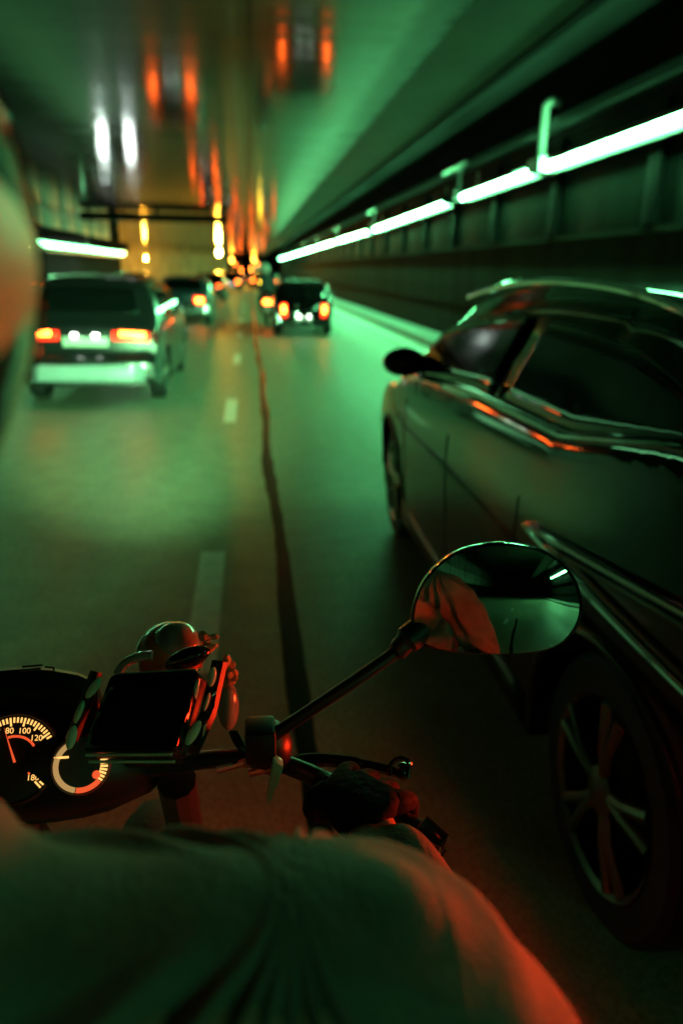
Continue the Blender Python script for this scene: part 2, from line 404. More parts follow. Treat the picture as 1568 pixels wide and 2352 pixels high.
# ------------------------------------------------------------------ strip lights
def strip(x, z0, z1, ya, yb, side, label, group, m, w, pipe=None, arm=True):
    t = thing("strip_light", (x, (ya + yb) / 2, (z0 + z1) / 2), label, "strip light", group, world=True)
    A, B = Vector((x, ya, z0)), Vector((x, yb, z1))
    n = 14
    pts = [A.lerp(B, k / n) for k in range(n + 1)]
    MB().tube(pts, w / 2, 10).build("tube", m, t)
    hb = MB(); o = Vector((side * (w * 0.5 + 0.03), 0, 0.015))
    for p, q in zip(pts, pts[1:]):
        c = (p + q) / 2 + o; hb.box(c, (0.05, (q - p).y + 0.002, w * 2.4))
        if pipe and abs((p.y + q.y) / 2 - pipe) < 0.6: continue
        hb.box(c + Vector((-0.03 if side > 0 else 0.05, 0, w * 0.65 + 0.02)), (0.11, (q - p).y - 0.004, 0.02))
    if side > 0:
        for p, q in zip(pts, pts[1:]):
            c = (p + q) / 2; 
            if pipe and abs(c.y - pipe) < 0.6: continue
            hb.box((c.x - 0.17, c.y, c.z + 0.02), (0.02, (q - p).y + 0.002, 0.06))  # lip added to stop lamp light grazing the ceiling
        for p in (pts[0], pts[-1]): hb.box((p.x - 0.055, p.y, p.z + 0.03), (0.25, 0.012, 0.2))
    hb.build("housing", M["trim"], t)
    for p in (pts[1], pts[-2]):
        b = MB(); b.box((p.x + side * 0.18, p.y, p.z + 0.02), (0.2, 0.06, 0.06)); b.box((p.x + side * 0.1, p.y, p.z + 0.2), (0.035, 0.05, 0.4)); b.build("bracket", M["steel"], t)
    if side < 0:
        lp = MB()  # lip and its arms added to keep lamp light off the ceiling
        for p, q in zip(pts, pts[1:]):
            c = (p + q) / 2; lp.box((c.x + 0.27, c.y, c.z + 0.235), (0.03, (q - p).y, 0.45))
        lp.build("added_shade_lip", M["dark_matt"], t)
        for p in (pts[2], pts[-3]): MB().box((p.x + 0.06, p.y, p.z + 0.47), (0.42, 0.05, 0.04)).build("lip_arm", M["dark_metal"], t)
    if arm:
        p = pts[-1]; b = MB()
        b.tube([(p.x, p.y + 0.3, p.z), (p.x, p.y + 0.3, p.z + 0.55), (p.x - 0.1, p.y + 0.3, p.z + 0.62)], 0.035)
        b.tube([(p.x - 0.1, p.y - 0.5, p.z + 0.62), (p.x - 0.1, p.y + 1.4, p.z + 0.62)], 0.03)
        b.box((p.x - 0.02, p.y + 0.3, p.z + 0.6), (0.14, 0.2, 0.12))
        b.build("cable_arm", M["steel"], t)
    if pipe:
        yp = pipe; zp = z0 + (z1 - z0) * (yp - ya) / (yb - ya)
        b = MB(); b.tube(smooth_pts([(x - 0.02, yp, zp + 0.03), (x - 0.02, yp, zp + 0.75), (x + 0.0, yp, zp + 0.88), (x + 0.1, yp - 0.02, zp + 0.92), (x + 0.2, yp - 0.02, zp + 0.9)], 5), 0.06, 12)
        b.box((x - 0.03, yp, zp + 0.03), (0.22, 0.5, 0.2))
        b.build("conduit", M["pipe"], t)
    return t
RX = 4.55
ordn = ["nearest", "second", "third", "fourth", "fifth", "sixth", "seventh", "eighth", "ninth"]
segs = [(6.3, 16.6), (17.6, 28.0), (28.9, 39.6), (40.4, 51.2), (52, 63), (63.8, 75), (75.8, 87), (87.8, 99), (99.8, 112)]
for i, (a, b) in enumerate(segs):
    lab = f"{ordn[i]} strip light along the right wall" + (", with an upright pipe" if i == 0 else ", counted from the camera")
    zf = lambda q: 3.20 - 0.17 * min(1, max(0, (q - 8) / 20))
    strip(RX, zf(a), zf(b), a, b, 1, lab, "strip lights along the right wall", M["lamp"], 0.10, 12.1 if i == 0 else None, i < 5)
for i, (a, b) in enumerate([(-28, -17), (-1.6, -1.2), (-14, -9.5)]):  # lamps beside camera and behind rider are unseen, added for jacket and pads
    strip(RX, 3.2, 3.2, a, b, 1, ["strip light on the right wall far behind the camera", "short strip light on the right wall beside the camera", "unseen strip light added behind the rider to light the cradle pads"][i], "strip lights along the right wall", M["lamp"], 0.10, None, False)
for i, (a, b) in enumerate([(31.6, 41.8), (21, 31.3), (10.4, 20.7)]):
    strip(LW + 0.3, 2.29, 2.29, a, b, -1, ["farthest strip light on the left wall, ending at the fork", "strip light on the left wall, next to the farthest one", "third strip light on the left wall from its far end", "fourth strip light on the left wall from its far end", "fifth strip light on the left wall from its far end", "strip light on the left wall level with the rider", "strip light on the left wall behind the rider"][i], "strip lights along the left wall", M["lamp_left"], 0.22, None, False)

# amber lamps in the fork and signals over the road far ahead
def post_lamp(p, label, m, r=0.2, post=True):
    p = Vector(p)
    t = thing("amber_lamp", (p.x, p.y, 0 if post else p.z), label, "lamp", "amber lamps beyond the beam", world=True)
    MB().blob(p, (r, r, r * 1.3)).build("globe", m, t)
    b = MB()
    if post: b.tube([(p.x, p.y, 0), (p.x, p.y, p.z - r)], 0.06); b.box((p.x, p.y, p.z - r - 0.03), (0.2, 0.2, 0.1))
    else: b.tube([(p.x, p.y, p.z + r), (p.x, p.y, H - 0.005)], 0.05); b.box((p.x, p.y, p.z + r + 0.03), (0.2, 0.2, 0.1))
    b.build("post" if post else "hanger", M["dark_metal"], t)
post_lamp((-9.35, 73, 2.4), "amber lamp on a post in front of the orange fork wall", M["sodium"], 0.2)
post_lamp((-2.42, 68, 2.92), "amber lamp hanging from the ceiling at the tip of the fork", M["sodium"], 0.17, False)
post_lamp((-2.2, 110, 2.75), "small amber lamp hanging over the far queue, left one of two", M["amber"], 0.22, False)
post_lamp((0.95, 118, 3.0), "small amber lamp hanging over the far queue, right one of two", M["amber"], 0.22, False)

# ------------------------------------------------------------------ cars
class Car:
    def __init__(s, L, w, chain, belt, roof, yr, yf, R, tum=0.2, zs=0.22, step=0.05, K=12, F=14, bulge=0.07):
        s.L, s.w, s.belt, s.roof, s.tum, s.zs, s.yr, s.yf, s.R, s.bulge = L, w, belt, roof, tum, zs, yr, yf, R, bulge
        sm = smooth_pts([(0, a, b) for a, b in chain], 10)
        # resample by length
        out = [sm[0]]; acc = 0
        for a, b in zip(sm, sm[1:]):
            l = (b - a).length; d = step - acc
            while d <= l: out.append(a.lerp(b, d / l)); d += step
            acc = (acc + l) % step
        out.append(sm[-1])
        ch = []; py = -9
        for p in out:
            y = max(p.y, py + 0.002); py = y; ch.append((y, p.z))
        s.ch = ch; s.K, s.F = K, F
    def W(s, y, z):
        e = min(1, abs(y - s.L / 2) / (s.L / 2)); p = 1 - 0.13 * e ** 5
        zb = lerp_tab(s.belt, y) if isinstance(s.belt, list) else s.belt
        if z > zb:
            t = (z - zb) / max(0.05, s.roof - zb); x = s.w * p * (0.985 - s.tum * t - 0.02 * t * t)
        else:
            t = (zb - z) / zb; x = s.w * p * (0.985 + 0.03 * math.sin(min(1, t * 2.2) * math.pi) * 0.5 - 0.06 * t ** 3)
        return x
    def zb(s, y):
        e = min(y, s.L - y); z = s.zs + 0.1 * max(0, 1 - e / 0.3)
        for c in (s.yr, s.yf):
            Ra = s.R + 0.05
            if abs(y - c) < Ra: z = max(z, s.R + math.sqrt(Ra * Ra - (y - c) ** 2))
        return z
    def yb(s, y, f):          # plan bulge of nose and tail
        k = max(0, 1 - y / 0.7); q = max(0, 1 - (s.L - y) / 0.9)
        return y - s.bulge * (1 - f * f) * k + 2 * s.bulge * (1 - f * f) * q
    def top(s, i, f):
        y, z = s.ch[i]; z = max(z, s.zb(y) + 0.03); x = s.W(y, z) - 0.075
        return Vector((f * x, s.yb(y, f), z + 0.025 * (1 - f * f) * (1 if z > 0.7 else 0)))
    def side(s, sg, y, z, off=0.0): return Vector((sg * (s.W(y, z) + off), y, z))
    def body(s):
        mb = MB(); rings = []
        for i, (y, zt) in enumerate(s.ch):
            zb = s.zb(y); zt = max(zt, zb + 0.03); r = []
            for k in range(s.K + 1):
                t = k / s.K; z = zb + (zt - zb) * t; rr = 0.075 * max(0, (t - 0.8) / 0.2) ** 2
                r.append(Vector((-(s.W(y, z) - rr), y, z)))
            for j in range(1, s.F): r.append(s.top(i, -1 + 2 * j / s.F))
            for k in range(s.K, -1, -1):
                t = k / s.K; z = zb + (zt - zb) * t; rr = 0.075 * max(0, (t - 0.8) / 0.2) ** 2
                r.append(Vector((s.W(y, z) - rr, y, z)))
            rings.append(r)
        n = len(rings[0])
        mb.add([p for r in rings for p in r], [(i * n + j, i * n + (j + 1) % n, (i + 1) * n + (j + 1) % n, (i + 1) * n + j) for i in range(len(rings) - 1) for j in range(n)]
               + [list(range(n)), list(range((len(rings) - 1) * n, len(rings) * n))])
        return mb
    def side_patch(s, sg, y0, y1, lo, hi, off=0.005, n=14, m=5):
        g = []
        for a in range(n + 1):
            y = y0 + (y1 - y0) * a / n; l, h = lo(y), hi(y); h = max(h, l + 0.004)
            g.append([s.side(sg, y, l + (h - l) * b / m, off) for b in range(m + 1)])
        return MB().grid(g)
    def roofz(s, y):
        for (a, b), (c, d) in zip(s.ch, s.ch[1:]):
            if a <= y <= c: return b + (d - b) * (y - a) / max(1e-4, c - a)
        return s.ch[-1][1]
    def patch(s, z0, z1, f0, f1, off, front=False, n=10):
        half = [i for i, (y, z) in enumerate(s.ch) if (y > s.L / 2) == front and z0 <= z <= z1]
        if not front:                      # only the first climb
            h2 = [half[0]]
            for i in half[1:]:
                if i == h2[-1] + 1: h2.append(i)
                else: break
            half = h2
        else:
            h2 = [half[-1]]
            for i in half[-2::-1]:
                if i == h2[-1] - 1: h2.append(i)
                else: break
            half = h2[::-1]
        g = []
        for i in half:
            a, b = s.ch[max(0, i - 1)], s.ch[min(len(s.ch) - 1, i + 1)]
            t = Vector((0, b[0] - a[0], b[1] - a[1])).normalized(); nn = Vector((0, -t.z, t.y))
            g.append([s.top(i, f0 + (f1 - f0) * j / n) + nn * off for j in range(n + 1)])
        return MB().grid(g)

def wheel(root, x, y, R, w, sg, spokes=5, fine=False):
    n = 40 if fine else 24
    b = MB(); ax = (sg, 0, 0); ri = R * 0.70
    b.lathe([(ri, -w / 2), (R * 0.93, -w / 2), (R * 0.985, -w * 0.42), (R, -w * 0.3), (R, w * 0.3), (R * 0.985, w * 0.42), (R * 0.93, w / 2), (ri, w / 2 - 0.004), (ri, -w / 2)], (x, y, R), ax, n)
    t = b.build("wheel", M["tyre"], root)
    r = MB()
    r.lathe([(ri, -w * 0.4), (ri - 0.012, -w * 0.4), (ri - 0.012, w * 0.46), (ri + 0.004, w / 2 + 0.002), (ri, -w * 0.4)], (x, y, R), ax, n)
    c = Vector((x + sg * w * 0.42, y, R))
    r.lathe([(0.065, -0.03), (0.065, 0.012), (0.045, 0.022), (0.0, 0.026)], c, ax, 16)
    for k in range(spokes):
        a = 2 * math.pi * k / spokes + 0.35
        for da in ((-0.16, 0.16) if fine else (0,)):
            e0 = Vector((0, math.cos(a + da * 0.4), math.sin(a + da * 0.4))); e1 = Vector((0, math.cos(a + da), math.sin(a + da)))
            r.tube([c + e0 * 0.05 + Vector((sg * 0.0, 0, 0)), c + (e0 + e1).normalized() * ri * 0.5 + Vector((sg * 0.012, 0, 0)), c + e1 * (ri - 0.008) + Vector((sg * 0.004, 0, 0))], [0.02, 0.016, 0.019] if fine else 0.03, 8)
    r.build("rim", M["rim"], t)
    MB().lathe([(ri * 0.62, -0.01), (ri * 0.62, 0.01)], (x, y, R), ax, 24).build("brake_disc", M["dark_metal"], t)
    return t

def passenger_car(name, loc, rz, label, cat, group, c, paint, lampz, lampf, plz, lamp_m=("tail", "tail"), glass=(0.98, 1.36), fine=False, bump_paint=None, wrap=0.22, winy=(0.75, 3.1), lamp_vertical=False, plate_w=0.26, mdx=0.13, bulb=(0.3, 0.2, 0.9)):
    t = thing(name, loc, label, cat, group, rz)
    c.body().build("body", paint, t, smooth=40)
    for sg in (-1, 1):
        for yq in (c.yr, c.yf): wheel(t, sg * (c.w * 0.94 - 0.105), yq, c.R, 0.2, sg, fine=fine)
    # glass
    c.patch(glass[0], glass[1], -0.84, 0.84, 0.006).build("rear_window", M["glass"], t, solid=0.01)
    c.patch(glass[0] + 0.02, glass[1], -0.88, 0.88, 0.006, True).build("windscreen", M["glass"], t, solid=0.01)
    lo = lambda y: (lerp_tab(c.belt, y) if isinstance(c.belt, list) else c.belt) + 0.03
    hi = lambda y: min(c.roofz(y) - 0.1, c.roof - 0.09)
    mid = (winy[0] + winy[1]) / 2 - 0.1
    for sg in (-1, 1):
        for a, b in ((winy[0], mid - 0.03), (mid + 0.03, winy[1])):
            c.side_patch(sg, a, b, lo, hi).build("side_window", M["glass"], t, solid=0.01)
        # mirror
        my = winy[1] - 0.12; p = c.side(sg, my, lo(my)); mb = MB()
        mb.blob(p + Vector((sg * mdx, 0, 0.06)), (0.115, 0.07, 0.075), 14); mb.box(p + Vector((sg * 0.02, 0.01, 0.04)), (0.1, 0.05, 0.04))
        mb.build("wing_mirror", paint, t)
        lm = M[lamp_m[0 if sg < 0 else 1]]
        f0, f1 = (lampf[0], lampf[1]) if sg > 0 else (-lampf[1], -lampf[0])
        c.patch(lampz[0], lampz[1], f0, f1, 0.02).build("tail_light", M["tail"], t, solid=0.03)
        tl = bpy.data.objects[[o.name for o in kids(t) if o.name.startswith("tail_light")][-1]]
        zc, zr, fa, fb = (lampz[0] + lampz[1]) / 2, (lampz[1] - lampz[0]) * bulb[0], f0 + (f1 - f0) * (bulb[1] if sg > 0 else 1 - bulb[2]), f0 + (f1 - f0) * (bulb[2] if sg > 0 else 1 - bulb[1])
        c.patch(zc - zr + 0.01, zc + zr + 0.01, fa, fb, 0.026, n=6).build("bulb", lm, tl, solid=0.004)
        if wrap: c.side_patch(sg, 0.03, wrap, lambda y: lampz[0] + 0.02, lambda y: lampz[1] - 0.01, 0.008).build("tail_light_side", M["redlens"], t, solid=0.02)
        c.patch(0.6, 0.74, 0.55 * sg if sg > 0 else -0.93, 0.93 if sg > 0 else -0.55, 0.012, True).build("headlight", M["lens_clear"], t, solid=0.02)
    # plate, bumper, reflectors
    pl = MB(); i = min(range(len(c.ch)), key=lambda k: abs(c.ch[k][1] - plz) + (9 if c.ch[k][0] > 1 else 0)); p = c.top(i, 0)
    pl.box((0, p.y - 0.016, plz), (plate_w * 2, 0.012, 0.11)); pl.build("number_plate", M["plate"], t, bevel=0.003)
    for sx in (-0.12, 0.12): MB().box((sx, p.y - 0.03, plz + 0.075), (0.06, 0.02, 0.015)).build("plate_lamp", M["platelamp"], t)
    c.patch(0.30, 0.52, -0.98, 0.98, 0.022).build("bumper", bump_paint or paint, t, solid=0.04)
    for sg in (-1, 1): c.patch(0.40, 0.47, 0.72 * sg - 0.1, 0.72 * sg + 0.1, 0.034).build("reflector", M["redlens"], t, solid=0.01)
    MB().box((0, 0.12, 0.27), (c.w * 1.5, 0.16, 0.06)).build("rear_skirt", M["trim"], t, bevel=0.01)
    return t

HATCH = [(0.0, 0.30), (-0.01, 0.42), (0.02, 0.56), (0.09, 0.62), (0.13, 0.9), (0.22, 1.0), (0.5, 1.36), (0.75, 1.44), (1.5, 1.48), (2.2, 1.44), (2.5, 1.34), (3.2, 0.98), (3.5, 0.93), (4.0, 0.84), (4.2, 0.68), (4.26, 0.45), (4.27, 0.3)]
hc = Car(4.27, 0.89, HATCH, 0.95, 1.48, 0.75, 3.38, 0.32, tum=0.22)
passenger_car("hatchback", (-1.90, 9.1, 0), 0.0, "grey hatchback with a bumper toned as if lit, close ahead in the left lane, brake lamps lit", "car", "cars queueing ahead",
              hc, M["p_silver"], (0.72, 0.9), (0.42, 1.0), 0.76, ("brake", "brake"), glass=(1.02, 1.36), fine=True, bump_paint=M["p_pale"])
COUPE = [(0.0, 0.28), (0.0, 0.5), (0.03, 0.72), (0.08, 0.86), (0.3, 0.98), (0.62, 1.2), (1.0, 1.3), (1.5, 1.33), (2.0, 1.28), (2.7, 0.92), (3.2, 0.82), (3.45, 0.6), (3.5, 0.3)]
SEDAN = [(y * 1.2, z * 1.02) for y, z in COUPE]
sc = Car(4.2, 0.86, SEDAN, 0.88, 1.36, 0.75, 3.42, 0.3, tum=0.2)
cc = Car(3.5, 0.78, COUPE, 0.86, 1.33, 0.6, 2.85, 0.29, tum=0.16)
h2 = passenger_car("sedan", (-1.95, 23.2, 0), 0.0, "low blue-grey car with a lit plate, second in the left lane queue", "car", "cars queueing ahead",
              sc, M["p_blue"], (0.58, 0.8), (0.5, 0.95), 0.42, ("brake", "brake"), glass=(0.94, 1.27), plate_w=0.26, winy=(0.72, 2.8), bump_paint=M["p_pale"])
passenger_car("city_car", (1.38, 19.2, 0), 0.0, "small black car with upright red tail lamps in the right lane", "car", "cars queueing ahead",
              cc, M["p_black"], (0.45, 0.8), (0.72, 0.94), 0.42, ("brake", "brake"), glass=(0.92, 1.24), winy=(0.6, 2.3), wrap=0.15, plate_w=0.2)
# queue farther off
base3 = passenger_car("queue_car", (-2.05, 40.5, 0), 0.0, "dark car third in the left lane, just right of the blue-grey one", "car", "cars queueing ahead",
              sc, M["p_black"], (0.55, 0.8), (0.6, 0.95), 0.42, ("brake", "brake"), glass=(0.94, 1.27), winy=(0.72, 2.8))
def queue(x, y, label, left=None, dz=None):
    o = dup(base3); o.location = (x, y, 0); o["label"] = label
    if left:
        for ch in kids(o):
            if ch.name.startswith("tail_light") and "side" not in ch.name and ch.data.vertices[0].co.x < 0:
                for gc in kids(ch): gc.data = gc.data.copy(); gc.data.materials.clear(); gc.data.materials.append(M[left])
                ch.data = ch.data.copy(); ch.data.materials.clear(); ch.data.materials.append(M[left])
    return o
queue(1.55, 61, "dark car in the right lane with a flashing yellow left lamp", "indicator")
queue(-0.95, 84, "far car straddling the dashed lane line between the two queues")
queue(1.7, 88, "far car in the right lane beyond the one with the yellow lamp")
queue(-1.9, 66, "far car in the left lane, fourth of its queue")
queue(-2.3, 52, "dark car in the left lane between the third and fourth of its queue")
queue(-1.5, 96, "far car in the left lane just short of the far van")
queue(1.25, 98, "far car in the right lane just short of the far van")
queue(-1.3, 58, "far car keeping close to the dashed line in the left lane")
queue(0.95, 67, "far car keeping close to the dashed line in the right lane")
queue(-2.7, 108, "far car at the left edge of the left lane near the head of the queue")
queue(1.1, 75, "far car in the right lane, second beyond the small black one")
queue(-2.4, 80, "far car hugging the left side of the left lane")
# vans: tall lamps seen above the cars
def van(x, y, label, lz=1.45):
    t = thing("van", (x, y, 0), label, "van", "vans at the far end of the queue")
    prof = [(0, 0.35), (0.0, 2.25), (0.12, 2.4), (3.6, 2.4), (4.2, 1.5), (4.9, 1.2), (5.05, 0.35)]
    b = MB(); b.prism([(-0.98, a, z) for a, z in prof], (1.96, 0, 0)); b.build("body", M["p_white"], t, bevel=0.06)
    for sx in (-0.5, 0.5): MB().box((sx, -0.012, 1.75), (0.8, 0.03, 0.6)).build("rear_window", M["glass"], t, bevel=0.02)
    for sx in (-0.88, 0.88):
        MB().box((sx, -0.03, lz), (0.16, 0.06, 0.4)).build("tail_light", M["brake"], t, bevel=0.02)
        for yq in (0.9, 4.1): wheel(t, sx * 0.98, yq, 0.34, 0.2, 1 if sx > 0 else -1)
    MB().box((0, -0.05, 0.5), (1.9, 0.12, 0.2)).build("bumper", M["trim"], t, bevel=0.03)
    MB().box((0, -0.02, 0.85), (0.5, 0.03, 0.11)).build("number_plate", M["plate"], t)
    MB().box((0, -0.03, 2.3), (0.5, 0.05, 0.06)).build("high_brake_lamp", M["brake"], t)
    return t
van(-1.9, 122, "far van at the head of the left lane queue")
van(1.35, 112, "far van in the right lane, its high lamps lit", 1.6)
# oncoming car beyond the silver hatchback: its headlights shine in the ceiling
on = dup(base3); on.location = (-5.0, 37, 0); on.rotation_euler = (0, 0, math.pi); on["label"] = "oncoming car with white headlights behind the grey hatchback, near the left wall"; on["group"] = "oncoming cars"
on.name = "oncoming_car"
for ch in kids(on):
    if ch.name.startswith("headlight"): ch.data = ch.data.copy(); ch.data.materials.clear(); ch.data.materials.append(M["headlight"])
    if ch.name.startswith("tail_light") and "side" not in ch.name:
        for gc in kids(ch): gc.data = gc.data.copy(); gc.data.materials.clear(); gc.data.materials.append(M["redlens"])
        ch.data = ch.data.copy(); ch.data.materials.clear(); ch.data.materials.append(M["redlens"])

# ------------------------------------------------------------------ near black car on the right
NX, NY = 1.71, 0.62
SUV = [(0.0, 0.32), (-0.01, 0.5), (0.02, 0.7), (0.06, 0.95), (0.12, 1.06), (0.45, 1.36), (0.8, 1.48), (1.3, 1.55), (2.0, 1.56), (2.6, 1.5), (2.95, 1.4), (3.55, 1.06), (3.75, 1.0), (4.3, 0.9), (4.6, 0.74), (4.68, 0.5), (4.7, 0.3)]
nb = [(0, 1.3), (0.7, 1.27), (1.2, 1.18), (2.0, 1.165), (2.6, 1.12), (3.4, 1.05), (4.7, 0.82)]
nc = Car(4.7, 0.93, SUV, nb, 1.56, 0.84, 3.78, 0.355, tum=0.19, step=0.035, K=22, F=20)
sv = passenger_car("black_car", (NX, NY, 0), math.radians(-0.7), "glossy black car alongside on the right, chrome trim and unlit wing mirror", "car", None,
                   nc, M["p_black"], (0.80, 0.98), (0.55, 1.0), 0.62, ("brake", "brake"), glass=(1.12, 1.44), fine=True, winy=(0.62, 3.2), wrap=0, mdx=0.07)
# wrap-round lamp with chrome outline, only the rear third lit
zlo = lambda y: 0.80 + 0.10 * max(0, min(1, y / 1.32)) ** 1.0
zhi = lambda y: 1.03 - 0.125 * max(0, min(1, y / 1.32)) ** 1.5
for sg in (-1, 1):
    nc.side_patch(sg, 0.06, 0.42, zlo, zhi, 0.008).build("lit_lamp", M["rear"], sv, solid=0.02)
    lens = nc.side_patch(sg, 0.43, 1.32, zlo, zhi, 0.002, 18).build("lamp_lens", M["gloss"], sv, solid=0.02)
    pts = [nc.side(sg, y, zhi(y), 0.012) for y in [0.06 + k * 0.07 for k in range(19)]]
    pts2 = [nc.side(sg, y, zlo(y), 0.012) for y in [0.06 + k * 0.07 for k in range(19)]]
    tip = nc.side(sg, 1.345, 0.9, 0.012)
    MB().tube(pts + [tip] + pts2[::-1], 0.011, 10).build("lamp_trim", M["chrome"], lens)
    inner = [nc.side(sg, y, zhi(y) - 0.028, 0.012) for y in [0.06 + k * 0.07 for k in range(17)]]
    inner2 = [nc.side(sg, y, zlo(y) + 0.028, 0.012) for y in [0.06 + k * 0.07 for k in range(17)]]
    MB().tube(inner + inner2[::-1], 0.006, 8).build("lamp_trim", M["chrome"], lens)
    # chrome strip under the windows
    st = [nc.side(sg, y, lerp_tab(nb, y) + 0.012, 0.008) for y in [0.55 + k * 0.06 for k in range(46)]]
    MB().tube(st, 0.009, 8).build("belt_trim", M["chrome"], sv)
    # chrome tube standing in for the lamp highlight along the roof edge
    rr = [nc.side(sg, y, nc.roofz(y) - 0.03, -0.0) + Vector((0, 0, 0.045)) for y in [0.6 + k * 0.1 for k in range(22)]]
    MB().tube(rr, 0.013, 8).build("roof_edge_glint", M["chrome"], sv)
    # wheel arch lips and sill
    for yc in (nc.yr, nc.yf):
        ar = []
        for k in range(25):
            a = math.pi * k / 24; yy_ = yc + (nc.R + 0.055) * math.cos(a); zz_ = nc.R + (nc.R + 0.055) * math.sin(a)
            ar.append(nc.side(sg, yy_, zz_, 0.0))
        MB().tube(ar, 0.012, 8).build("arch_lip", M["trim"], sv)
    MB().grid([[nc.side(sg, y, z, 0.006) for z in (0.24, 0.3, 0.34)] for y in [1.32 + k * 0.1 for k in range(20)]]).build("sill", M["trim"], sv, solid=0.02)
    # door seams and handles
    for yd in (1.42, 2.3, 3.22):
        MB().tube([nc.side(sg, yd + 0.05 * math.sin(z * 3), z, 0.0) for z in [0.36 + k * 0.06 for k in range(11)]], 0.004, 6).build("door_seam", M["trim"], sv)
# ------------------------------------------------------------------ scooter with rider ahead
def scooter(x, y):
    t = thing("scooter", (x, y, 0), "scooter with red tail lamp threading between the lanes beside the small black car", "scooter")
    b = MB(); b.prism([(-0.14, a, z) for a, z in [(0.15, 0.45), (0.0, 0.72), (0.1, 0.8), (0.75, 0.78), (0.8, 0.35), (1.25, 0.33), (1.35, 0.95), (1.45, 0.98), (1.5, 0.6), (1.3, 0.28), (0.4, 0.28)]], (0.28, 0, 0)); b.build("body", M["plastic"], t, bevel=0.03)
    MB().box((0, 0.4, 0.83), (0.26, 0.65, 0.08)).build("seat", M["trim"], t, bevel=0.03)
    for yq in (0.3, 1.5):
        MB().lathe([(0.14, -0.05), (0.24, -0.05), (0.26, -0.02), (0.26, 0.02), (0.24, 0.05), (0.14, 0.05), (0.0, 0.03)], (0, yq, 0.26), (1, 0, 0), 24).build("wheel", M["tyre"], t)
    MB().tube([(-0.33, 1.25, 1.05), (-0.1, 1.35, 1.0), (0.1, 1.35, 1.0), (0.33, 1.25, 1.05)], 0.018).build("handlebar", M["dark_metal"], t)
    MB().blob((0, -0.01, 0.70), (0.1, 0.03, 0.05)).build("tail_light", M["brake"], t)
    for sx in (-0.17, 0.17): MB().blob((sx, 0.03, 0.62), (0.035, 0.03, 0.03)).build("indicator", M["lens_orange"], t)
    MB().box((0, -0.02, 0.5), (0.17, 0.012, 0.13)).build("number_plate", M["plate"], t)
    p = thing("person", (x, y + 0.45, 0.0), "person in dark clothes and white helmet riding the scooter ahead", "person")
    V = [(0, 0.0, 0.93), (0, 0.05, 1.15), (0, 0.1, 1.34), (0, 0.12, 1.45), (0, 0.15, 1.58)]
    E = [(0, 1), (1, 2), (2, 3), (3, 4)]; R = [0.15, 0.14, 0.13, 0.06, 0.09]
    for sg in (-1, 1):
        o = len(V)
        V += [(sg * 0.17, 0.12, 1.36), (sg * 0.3, 0.35, 1.15), (sg * 0.3, 0.72, 1.07), (sg * 0.3, 0.8, 1.06), (sg * 0.1, 0.1, 0.9), (sg * 0.17, 0.5, 0.86), (sg * 0.15, 0.55, 0.42), (sg * 0.15, 0.7, 0.38)]
        E += [(2, o), (o, o + 1), (o + 1, o + 2), (o + 2, o + 3), (0, o + 4), (o + 4, o + 5), (o + 5, o + 6), (o + 6, o + 7)]; R += [0.07, 0.05, 0.04, 0.045, 0.1, 0.08, 0.055, 0.05]
    skin("body", V, E, R, 0, M["trouser"], p, 1)
    MB().blob((0, 0.16, 1.62), (0.125, 0.15, 0.135), 20).build("helmet", M["p_white"], p)
scooter(0.52, 22.5)

# ------------------------------------------------------------------ motorcycle (foreground)
BX = -0.2
bike = thing("motorcycle", (BX, 0.3, 0), "motorcycle under the camera with glowing round dials, right mirror and black grips", "motorcycle", world=True)
MB().prism([(BX - 0.1, a, z) for a, z in [(-0.9, 0.8), (-0.5, 0.86), (0.05, 0.80), (0.2, 0.86), (0.22, 0.72), (-0.1, 0.68), (-0.8, 0.7)]], (0.2, 0, 0)).build("seat", M["trim"], bike, bevel=0.03)
MB().blob((BX, 0.42, 0.86), (0.15, 0.28, 0.13), 20).build("fuel_tank", M["gloss"], bike)
MB().blob((BX, 0.35, 0.5), (0.2, 0.35, 0.25), 16).build("engine", M["dark_metal"], bike)
for yq in (-0.42, 1.12):
    w = MB().lathe([(0.22, -0.06), (0.28, -0.06), (0.305, -0.03), (0.31, 0), (0.305, 0.03), (0.28, 0.06), (0.22, 0.06), (0.22, -0.06)], (BX, yq, 0.31), (1, 0, 0), 32).build("wheel", M["tyre"], bike)
    r = MB().lathe([(0.22, -0.04), (0.2, -0.04), (0.2, 0.04), (0.22, 0.04)], (BX, yq, 0.31), (1, 0, 0), 32).lathe([(0.04, -0.08), (0.04, 0.08)], (BX, yq, 0.31), (1, 0, 0), 16)
    for k in range(6):
        a = k * math.pi / 3; r.tube([(BX, yq, 0.31), (BX, yq + 0.2 * math.cos(a), 0.31 + 0.2 * math.sin(a))], 0.014, 6)
    r.build("rim", M["dark_metal"], w)
for sx in (-0.1, 0.1): MB().tube([(BX + sx, 1.12, 0.31), (BX + sx, 0.78, 1.0)], 0.024).build("fork_leg", M["dark_metal"], bike)
# handlebar, grips
bar_r = at(985, 1932, D=0.76); bar_c = at(610, 1745, D=0.86); bar_m = Vector((BX, 0.80, 1.0))
bl = Vector((2 * BX - bar_r.x, bar_r.y, bar_r.z)); blc = Vector((2 * BX - bar_c.x, bar_c.y, bar_c.z))
MB().tube(smooth_pts([bl, blc, bar_m, bar_c, bar_r], 8), 0.011, 12).build("handlebar", M["dark_metal"], bike)
for e, c in ((bar_r, bar_c), (bl, blc)):
    d = (c - e).normalized(); L_ = 0.125
    MB().tube([e + d * (0.012 + L_ * k / 8) for k in range(9)], [0.017, 0.0165, 0.0155, 0.0165, 0.0155, 0.0165, 0.0155, 0.0165, 0.019], 16).build("grip", M["rubber"], bike)
